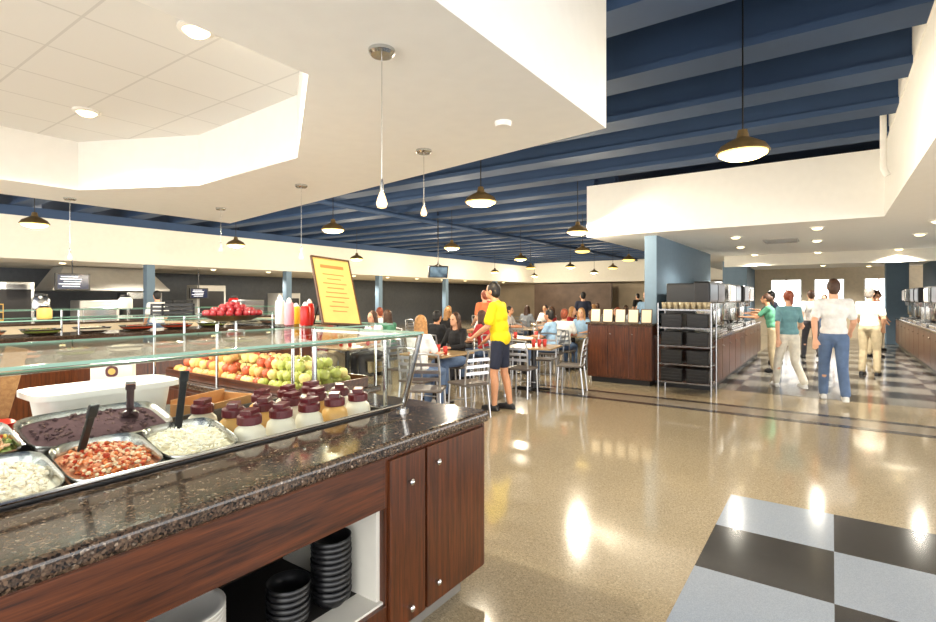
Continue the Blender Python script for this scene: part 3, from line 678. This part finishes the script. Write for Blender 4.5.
def soda(x,y,rz,z=.922,sc=1.3,v=0):
    e=thing('drink_dispenser','black and steel drink dispenser machine with nozzles on the counter','drink dispenser',(x,y,z),rz,group='drink machines'); e.scale=(sc,sc,sc)
    body=[BLACKP,STEEL,STEEL][v]
    MB().b2(-.25,.1,-.28,.28,0,.66).obj('machine_body',body,e,bevel=.015); MB().b2(.08,.27,-.28,.28,.40,.68).obj('machine_head',[BLACKM,BLACKM,STEEL][v],e,bevel=.02)
    MB().b2(.27,.275,-.25,.25,.44,.64).obj('front_panel',[pbr('panel_grey',(96,110,124),.3,emit=.1),pbr('panel_dark',(44,44,48),.3),pbr('panel_cream',(206,198,184),.3,emit=.1)][v],e)
    MB().b2(.1,.3,-.28,.28,0,.05).obj('drip_tray',STEEL,e,bevel=.006)
    MB().b2(.1,.105,-.24,.24,.08,.38).obj('splash_panel',STEEL,e)
    for i in range(4): MB().cyl((.2,-.2+i*.133,.40),(.2,-.2+i*.133,.31),.022,.015).obj('nozzle',STEEL,e,True)
for i,y in enumerate((10.2,10.98,12.4,13.2,14.6,15.6)): soda(-2.12,y,0,v=i%3,sc=1.4)
for i,y in enumerate((13.1,13.9,14.7,15.9,17.6,18.5,20.6)): soda(2.14,y,PI,v=(i+2)%3,sc=1.35)
def urn(x,y,z=.922,s=1.4):
    e=thing('coffee_urn','shiny steel coffee urn with black tap and lid','coffee urn',(x,y,z)); e.scale=(s,s,s)
    MB().lathe([(0,.08),(.13,.08),(.14,.1),(.14,.42),(.12,.46),(0,.46)],seg=24).obj('urn_body',STEEL,e,True); MB().lathe([(.12,.46),(.11,.49),(.03,.51),(.02,.54),(0,.54)],seg=20).obj('lid',BLACKP,e,True)
    MB().cyl((.13,0,.14),(.2,0,.14),.012).cyl((.19,0,.15),(.19,0,.1),.012).obj('tap',BLACKP,e,True)
    for a in range(3): MB().cyl((.1*math.cos(a*2.1),.1*math.sin(a*2.1),0),(.1*math.cos(a*2.1),.1*math.sin(a*2.1),.09),.012).obj('foot',BLACKP,e)
urn(-2.0,11.7); urn(-2.0,13.9); urn(2.15,16.75); urn(2.15,19.6); urn(2.15,21.5); urn(2.15,15.3,s=1.2)

# ------------------------------------------------------------ tables and chairs
def chair_proto():
    c=thing('dining_chair','silver metal ladder-back dining chair with dark seat','chair',group='ladder-back chairs around the tables')
    MB().box((0,0,.45),(.41,.41,.035)).obj('seat',pbr('seat_grey',(92,84,78),.4),c,bevel=.012)
    for sx in (-1,1):
        MB().tube([(sx*.18,.18,.44),(sx*.195,.2,.0)],.014).obj('leg',ALU,c,True)
        MB().tube([(sx*.18,-.18,.44),(sx*.195,-.23,.0)],.014).obj('leg',ALU,c,True)
    mb=MB()
    mb.tube([(-.18,-.18,.44),(-.185,-.21,.7),(-.17,-.25,.9),(0,-.265,.915),(.17,-.25,.9),(.185,-.21,.7),(.18,-.18,.44)],.014)
    for z,y in ((.6,-.2),(.69,-.21),(.78,-.228)): mb.box((0,y-.004,z),(.37,.014,.04))
    mb.obj('backrest',ALU,c,True)
    MB().tube([(-.19,.19,.2),(.19,.19,.2)],.008).obj('stretcher',ALU,c,True)
    return c
def table_proto():
    t=thing('dining_table','square laminate dining table on a black pedestal','table',group='dining tables')
    MB().box((0,0,.735),(.82,.82,.03)).obj('tabletop',TABLETOP,t,bevel=.008)
    MB().cyl((0,0,.03),(0,0,.72),.04).obj('pedestal',BLACKM,t,True)
    MB().box((0,0,.02),(.6,.07,.03)).box((0,0,.02),(.07,.6,.03)).obj('table_base',BLACKM,t,bevel=.008)
    return t
CH=chair_proto(); TB=table_proto(); cf=[0]; tf=[0]
def chair(x,y,rz):
    if not cf[0]: CH.location=(x,y,0); CH.rotation_euler=(0,0,rz); cf[0]=1
    else: dup(CH,(x,y,0),rz)
def table(x,y,rz=0):
    if not tf[0]: TB.location=(x,y,0); TB.rotation_euler=(0,0,rz); tf[0]=1
    else: dup(TB,(x,y,0),rz)
def seatpos(tx,ty,kk,dist=.7,base=0):
    a=base+kk*PI/2; return (tx+math.sin(a)*dist,ty-math.cos(a)*dist,a)
tabs={1:(-4.95,6.25,0),2:(-4.25,8.05,.2),3:(-6.1,8.3,0),4:(-4.75,10.9,.1),5:(-7.9,7.6,0),6:(-7.6,10.6,0),7:(-5.0,12.8,0),8:(-7.6,14.6,0),9:(-9.7,12,0),10:(-10,16,0),11:(-5.2,16.5,0),12:(-7.6,17.8,0),13:(-5.2,20,0),14:(-9.7,9.2,0),15:(-6.9,6.2,0),16:(-6.7,12.5,.1),17:(-8.5,20.5,0),18:(-5.35,9.65,.05),19:(-4.9,14.7,.1),20:(-9.3,6.1,0)}
for kx,(x,y,r) in tabs.items():
    table(x,y,r)
    for q in range(4):
        if kx==1 and q in (0,1,2): continue
        sx,sy,a=seatpos(x,y,q,.66,r)
        if kx==15 and q==1: continue
        if kx==18 and q==2: continue
        chair(sx,sy,a+random.uniform(-.12,.12))
chair(-4.7,5.52,.1); chair(-5.1,6.98,PI); chair(-4.0,5.72,PI/2-.35); chair(-4.15,5.05,.5)

# ------------------------------------------------------------ people
PM={}
def remeshed(mb,name,vox,sm=4):
    me=mb.mesh(name)
    o=bpy.data.objects.new('tmp',me); COL.objects.link(o)
    r=o.modifiers.new('r','REMESH'); r.mode='VOXEL'; r.voxel_size=vox; r.use_smooth_shade=True
    s=o.modifiers.new('s','SMOOTH'); s.iterations=sm; s.factor=.5
    dg=bpy.context.evaluated_depsgraph_get(); ev=o.evaluated_get(dg)
    nm=bpy.data.meshes.new_from_object(ev); nm.name=name
    bpy.data.objects.remove(o,do_unlink=True)
    for p in nm.polygons: p.use_smooth=True
    nm.materials.clear(); nm.materials.append(None)
    return nm
V=Vector
def pose(kind):
    J=dict(pel=V((0,0,.95)),chest=V((0,.0,1.27)),neck=V((0,-.01,1.47)),head=V((0,.02,1.625)),
      sh=[V((-.175,0,1.41)),V((.175,0,1.41))],el=[V((-.235,-.03,1.14)),V((.235,-.03,1.14))],wr=[V((-.23,.07,.9)),V((.23,.07,.9))],
      hip=[V((-.09,0,.92)),V((.09,0,.92))],kn=[V((-.1,.02,.5)),V((.1,.02,.5))],an=[V((-.11,-.03,.085)),V((.11,-.03,.085))],turn=0)
    if kind=='stand':
        J['el']=[V((-.23,.0,1.13)),V((.235,.0,1.14))]; J['wr']=[V((-.17,.2,1.0)),V((.19,.16,.95))]
        J['kn'][1]=V((.11,.06,.5)); J['an'][1]=V((.13,.0,.085))
    if kind=='lean':
        J['chest']=V((0,.04,1.26)); J['neck']=V((0,.06,1.46)); J['head']=V((0,.12,1.6)); J['sh']=[V((-.165,.04,1.4)),V((.165,.04,1.4))]
        J['el']=[V((-.215,.1,1.13)),V((.215,.08,1.13))]; J['wr']=[V((-.17,.3,1.0)),V((.17,.26,.94))]
        J['hip']=[V((-.085,0,.92)),V((.085,0,.92))]; J['kn']=[V((-.09,.06,.5)),V((.09,-.02,.5))]; J['an']=[V((-.1,.05,.085)),V((.1,-.1,.085))]
    if kind=='walk':
        J['hip']=[V((-.09,0,.9)),V((.09,0,.9))]
        J['kn']=[V((-.1,.16,.5)),V((.1,-.02,.48))]; J['an']=[V((-.1,.24,.085)),V((.1,-.32,.15))]
        J['el']=[V((-.24,-.12,1.15)),V((.24,.06,1.14))]; J['wr']=[V((-.23,-.12,.9)),V((.22,.24,.98))]
    if kind=='reach':
        J['chest']=V((0,.06,1.26)); J['neck']=V((0,.09,1.46)); J['head']=V((0,.14,1.6)); J['sh']=[V((-.175,.08,1.4)),V((.175,.08,1.4))]
        J['el']=[V((-.21,.28,1.2)),V((.21,.24,1.22))]; J['wr']=[V((-.14,.5,1.2)),V((.15,.48,1.26))]
    if kind=='sit':
        J.update(pel=V((0,-.02,.58)),chest=V((0,.02,.89)),neck=V((0,.03,1.08)),head=V((0,.07,1.225)))
        J['sh']=[V((-.17,.02,1.03)),V((.17,.02,1.03))]; J['el']=[V((-.22,.12,.8)),V((.22,.12,.8))]; J['wr']=[V((-.14,.34,.79)),V((.12,.36,.79))]
        J['hip']=[V((-.09,.02,.56)),V((.09,.02,.56))]; J['kn']=[V((-.1,.43,.53)),V((.1,.43,.53))]; J['an']=[V((-.11,.4,.085)),V((.11,.38,.085))]
    return J
def foot(a): return a+V((0,.15,-.04)) 
def build_meshes(kind,fem,sleeve,legs,hair,vox):
    J=pose(kind); k='%s_%s_%s_%s_%s'%(kind,fem,sleeve,legs,hair)
    if k in PM: return PM[k],J
    w=.9 if fem else 1.0
    loose=.012 if legs=='shorts' else 0
    mb=MB(); pel,ch,nk,hd=J['pel'],J['chest'],J['neck'],J['head']; mid=(pel+ch)/2
    mb.ball(pel,(.155,.105,.12)); mb.ball(mid,(.13*w,.09,.17)); mb.ball(ch,(.158*w,.105,.17)); mb.ball(ch+V((0,0,.08)),(.15*w,.09,.1))
    sh=[V((s.x*w,s.y,s.z)) for s in J['sh']]
    mb.rc(sh[0],.055,sh[1],.055); mb.rc(nk-V((0,0,.05)),.06,hd-V((0,.02,.06)),.05)
    mb.ball(hd+V((0,-.008,.015)),(.074,.092,.1)); mb.ball(hd+V((0,.02,-.05)),(.055,.068,.062)); mb.ball(hd+V((0,.094,-.012)),(.012,.02,.022)); mb.ball(hd+V((0,.08,-.05)),(.022,.014,.01))
    for s in(-1,1): mb.ball(hd+V((s*.076,-.005,-.01)),(.01,.02,.03))
    for i,s in enumerate((-1,1)):
        el,wr=J['el'][i],J['wr'][i]
        mb.rc(sh[i],.052*w,el,.04*w); mb.rc(el,.041*w,(el+wr)/2,.038*w); mb.rc((el+wr)/2,.038*w,wr,.027*w)
        d=(wr-el).normalized(); side=V((1,0,0)); side=(side-d*side.dot(d)).normalized()
        for t in(-1,0,1): mb.rc(wr+side*t*.012,.019,wr+d*.085+side*t*.024,.016,8)
        for f,(off,L) in enumerate(((-.033,.06),(-.011,.072),(.011,.068),(.033,.052))):
            a=wr+d*.085+side*off
            b=a+d*L*.55+V((0,.006,0)); c=b+(d*L*.45+V((0,.014,0)))
            mb.rc(a,.0095,b,.009,8); mb.rc(b,.009,c,.008,8)
        th=wr+d*.03-side*s*.028; b=th+d*.035-side*s*.026+V((0,.01,0)); c=b+d*.028-side*s*.004
        mb.rc(th,.012,b,.01,8); mb.rc(b,.01,c,.009,8)
        hp,kn,an=J['hip'][i],J['kn'][i],J['an'][i]
        mb.rc(hp,.085,kn,.055); mb.rc(kn,.055,kn.lerp(an,.35)+V((0,-.012,0)),.056); mb.rc(kn.lerp(an,.35)+V((0,-.012,0)),.054,an,.037); mb.rc(an+V((0,-.02,-.045)),.034,foot(an)+V((0,-.03,0)),.03)
    body=remeshed(mb,'body_'+k,vox)
    mb=MB(); e=.016+loose
    mb.ball(pel+V((0,0,.06-loose*3)),(.155+e,.11+e,.12+loose)); mb.ball(mid,(.14*w+e,.1+e,.17)); mb.ball(ch,(.158*w+e,.105+e,.17)); mb.ball(ch+V((0,0,.08)),(.15*w+e,.09+e,.1))
    mb.rc(sh[0],.06,sh[1],.06); mb.rc(sh[0]*.5+sh[1]*.5+V((0,0,.02)),.062,nk-V((0,0,.03)),.062)
    for i in (0,1):
        el,wr=J['el'][i],J['wr'][i]
        if sleeve=='short': mb.rc(sh[i],.062*w,sh[i].lerp(el,.72),.06*w+loose)
        else: mb.rc(sh[i],.062*w,el,.052*w); mb.rc(el,.052*w,el.lerp(wr,.92),.04*w)
    shirt=remeshed(mb,'shirt_'+k,vox*1.25)
    mb=MB(); mb.ball(pel+V((0,0,.0)),(.165,.12,.12))
    for i in (0,1):
        hp,kn,an=J['hip'][i],J['kn'][i],J['an'][i]
        if legs=='shorts': mb.rc(hp,.096,hp.lerp(kn,.72),.082)
        else: mb.rc(hp,.096,kn,.07); mb.rc(kn,.07,an+V((0,0,.02)),.062)
    pants=remeshed(mb,'pants_'+k,vox*1.25)
    sh_m=[]
    for i in (0,1):
        an=J['an'][i]; f=foot(an); mb=MB()
        mb.rc(an+V((0,-.03,-.04)),.042,an+V((0,.05,-.035)),.045); mb.rc(an+V((0,.05,-.042)),.042,f+V((0,.0,-.005)),.036); mb.box(an+V((0,.055,-.074)),(.08,.26,.02))
        sh_m.append(remeshed(mb,'shoe_'+k,vox*1.2))
    mb=MB(); mb.ball(hd+V((0,-.022,.026)),(.084,.094,.104))
    if hair=='long':
        mb.ball(hd+V((0,-.06,-.06)),(.085,.055,.13)); mb.ball(hd+V((0,-.085,-.16)),(.085,.04,.11))
        for s in(-1,1): mb.rc(hd+V((s*.07,-.01,.02)),.026,hd+V((s*.085,-.01,-.17)),.022)
    elif hair=='tail':
        mb.rc(hd+V((0,-.11,.03)),.035,hd+V((0,-.14,-.12)),.02)
    else:
        mb.ball(hd+V((0,-.05,-.02)),(.075,.062,.085))
    hr=remeshed(mb,'hair_'+k,vox,2)
    mb=MB()
    for s in(-1,1): mb.ball(hd+V((s*.03,.078,.008)),(.011,.008,.008),10,6)
    eyes=mb.mesh('eyes_'+k,None,True); eyes.materials.append(None)
    PM[k]=(body,shirt,pants,sh_m,hr,eyes); return PM[k],J
def C3(n,c): return pbr('cloth_'+n,c,.85,var=.12,scale=14,bump=.25)
SK=[pbr('skin_light',(224,172,140),.55,var=.05,scale=12),pbr('skin_tan',(206,150,114),.55,var=.05,scale=12)]
HR={n:pbr('hair_'+n,c,.55,var=.3,scale=40) for n,c in dict(black=(22,18,16),brown=(70,44,28),blond=(170,124,74),red=(130,60,34),grey=(120,112,104)).items()}
SHOE=pbr('shoe_black',(24,24,28),.5); SHOEW=pbr('shoe_white',(220,220,216),.5); EYE=pbr('eye_dark',(26,18,14),.2)
def person(x,y,face,kind,fem,sleeve,legs,hair,shirt,pants,hc,label,H=1.75,skin=0,shoe=SHOE,vox=.012,group=None,z=0):
    (b,s,p,shs,h,e),J=build_meshes(kind,fem,sleeve,legs,hair,vox)
    r=thing('person',label,'person',(x,y,z),face,group); k=H/1.75 if kind!='sit' else 1.0; r.scale=(k,k,k)
    def add(n,me,m):
        o=bpy.data.objects.new(n,me); COL.objects.link(o); o.parent=r
        o.material_slots[0].link='OBJECT'; o.material_slots[0].material=m; return o
    add('body',b,SK[skin]); add('hair',h,hc); add('eyes',e,EYE); add('shirt',s,shirt); add('trousers' if legs=='long' else 'shorts',p,pants)
    for q in shs: add('shoe',q,shoe)
    return r
yel=C3('yellow',(250,214,24)); navy=C3('navy',(36,42,62)); wht=C3('white',(230,230,228)); blk=C3('black',(24,24,28)); jean=C3('denim',(90,112,146)); teal=C3('teal',(110,156,164)); khaki=C3('khaki',(186,170,138)); org=C3('orange',(220,120,74)); gry=C3('grey',(150,156,164)); red=C3('red',(176,46,48)); green=C3('green',(86,150,120)); lblue=C3('light_blue',(150,184,214)); cr=C3('cream',(226,220,204)); dk=C3('dark_grey',(60,60,66))
person(-3.85,6.3,1.75,'lean',False,'short','shorts','short',yel,navy,HR['black'],'person in bright yellow t-shirt and navy shorts standing beside table',1.84,1,SHOE,.009)
person(-4.7,5.52,.1,'sit',True,'short','long','long',wht,jean,HR['blond'],'person with long blond hair in white top seated at table',1.7,0,SHOEW,.009)
person(-5.1,6.98,PI-.1,'sit',True,'long','long','long',blk,jean,HR['brown'],'person in black long-sleeved top seated at a table',1.7,0,SHOE,.009)
person(.02,9.7,.1,'walk',False,'short','long','short',wht,jean,HR['brown'],'person in white t-shirt and blue jeans walking away between counters',1.88,0,SHOEW,.009)
person(-.62,10.6,.5,'walk',True,'short','long','tail',teal,cr,HR['red'],'person with red hair, teal t-shirt and white trousers walking',1.72,0,SHOEW,.01)
person(-1.03,12.8,1.5,'reach',True,'short','long','tail',green,khaki,HR['brown'],'person in green t-shirt reaching to the beverage counter',1.7,1,SHOE)
person(.62,13.4,-.3,'stand',False,'short','long','short',cr,khaki,HR['grey'],'person in cream t-shirt and khaki trousers standing in servery',1.8)
person(-.45,16.2,.3,'walk',False,'short','long','short',wht,dk,HR['brown'],'person in white shirt and dark trousers walking in the servery',1.78)
person(-1.1,14.6,1.4,'reach',False,'short','long','short',navy,jean,HR['black'],'person in navy shirt at the beverage counter',1.78,1)
person(.9,17.5,-.9,'stand',False,'short','long','short',org,khaki,HR['brown'],'person in orange shirt standing in the servery',1.8)
person(1.1,19.8,-1.2,'stand',False,'short','long','short',wht,khaki,HR['brown'],'person in white shirt standing by the service counter',1.8)
person(-.2,20.3,2.9,'walk',True,'short','long','long',lblue,jean,HR['brown'],'person in light blue top walking in the servery',1.68)
tops=[(wht,'white'),(red,'red'),(org,'orange'),(lblue,'light blue'),(blk,'black'),(green,'green'),(navy,'navy'),(gry,'grey')]
seats=[(3,1,1),(3,0,4),(4,2,3),(4,0,0),(15,2,0),(15,3,1),(6,0,4),(6,1,0),(5,1,5),(18,1,3),(7,3,1),(7,1,4),(8,0,7),(8,2,0),(9,1,2),(10,0,1),(11,0,0),(11,2,6),(12,1,2),(14,1,0),(16,1,1),(16,3,0),(18,3,0),(19,1,6),(20,1,4),(13,0,1),(13,2,0),(17,0,6),(17,1,0)]
for n,(t,q,c) in enumerate(seats):
    x,y,r=tabs[t]; sx,sy,a=seatpos(x,y,q,.66,r); fem=n%2==0
    person(sx,sy,a,'sit',fem,'short','long','long' if fem else 'short',tops[c][0],[jean,dk,khaki][n%3],[HR['brown'],HR['black'],HR['blond'],HR['red']][n%4],'person in a %s top seated at a dining table'%tops[c][1],skin=n%2)
for (x,y,f,c,hc) in ((-6.5,9.95,1.2,2,'red'),(-6.3,15.2,.4,6,'black'),(-9,14,1,1,'brown'),(-4.0,13.9,3,3,'blond'),(-12.8,11,1.6,7,'brown'),(-13.4,6.0,1.6,0,'black'),(-7,23,1,4,'black'),(-10,24,2,1,'brown'),(-5,25,.5,0,'brown')):
    person(x,y,f,'stand',False,'short','long','short',tops[c][0],jean,HR[hc],'person in a %s shirt standing among the dining tables'%tops[c][1],1.76)

cm=MB().lathe([(0,0),(.028,0),(.038,.12),(.036,.12),(.026,.006),(0,.006)],seg=14).mesh('cup_mesh',pbr('red_cup',(200,60,50),.4),True)
for t in (1,2,3,4,15,18):
    x,y,r=tabs[t]
    for i in range(3):
        o=bpy.data.objects.new('cup',cm); COL.objects.link(o); o.location=(x+random.uniform(-.3,.3),y+random.uniform(-.3,.3),.751); tag(o,'red drinking cup on a dining table','cup','cups on the tables')

# ------------------------------------------------------------ lighting
w=bpy.data.worlds.new('World'); scene.world=w; w.use_nodes=True
bg=w.node_tree.nodes['Background']; bg.inputs[0].default_value=(1.0,.99,.97,1); bg.inputs[1].default_value=4.8

# ------------------------------------------------------------ camera
cd=bpy.data.cameras.new('camera'); cam=bpy.data.objects.new('camera',cd); COL.objects.link(cam)
cd.lens=20.0; cd.sensor_width=36; cd.shift_y=-14/936; cd.clip_start=.05; cd.clip_end=200
cam.location=(0,0,1.6); cam.rotation_euler=(PI/2,0,math.radians(35))
scene.camera=cam
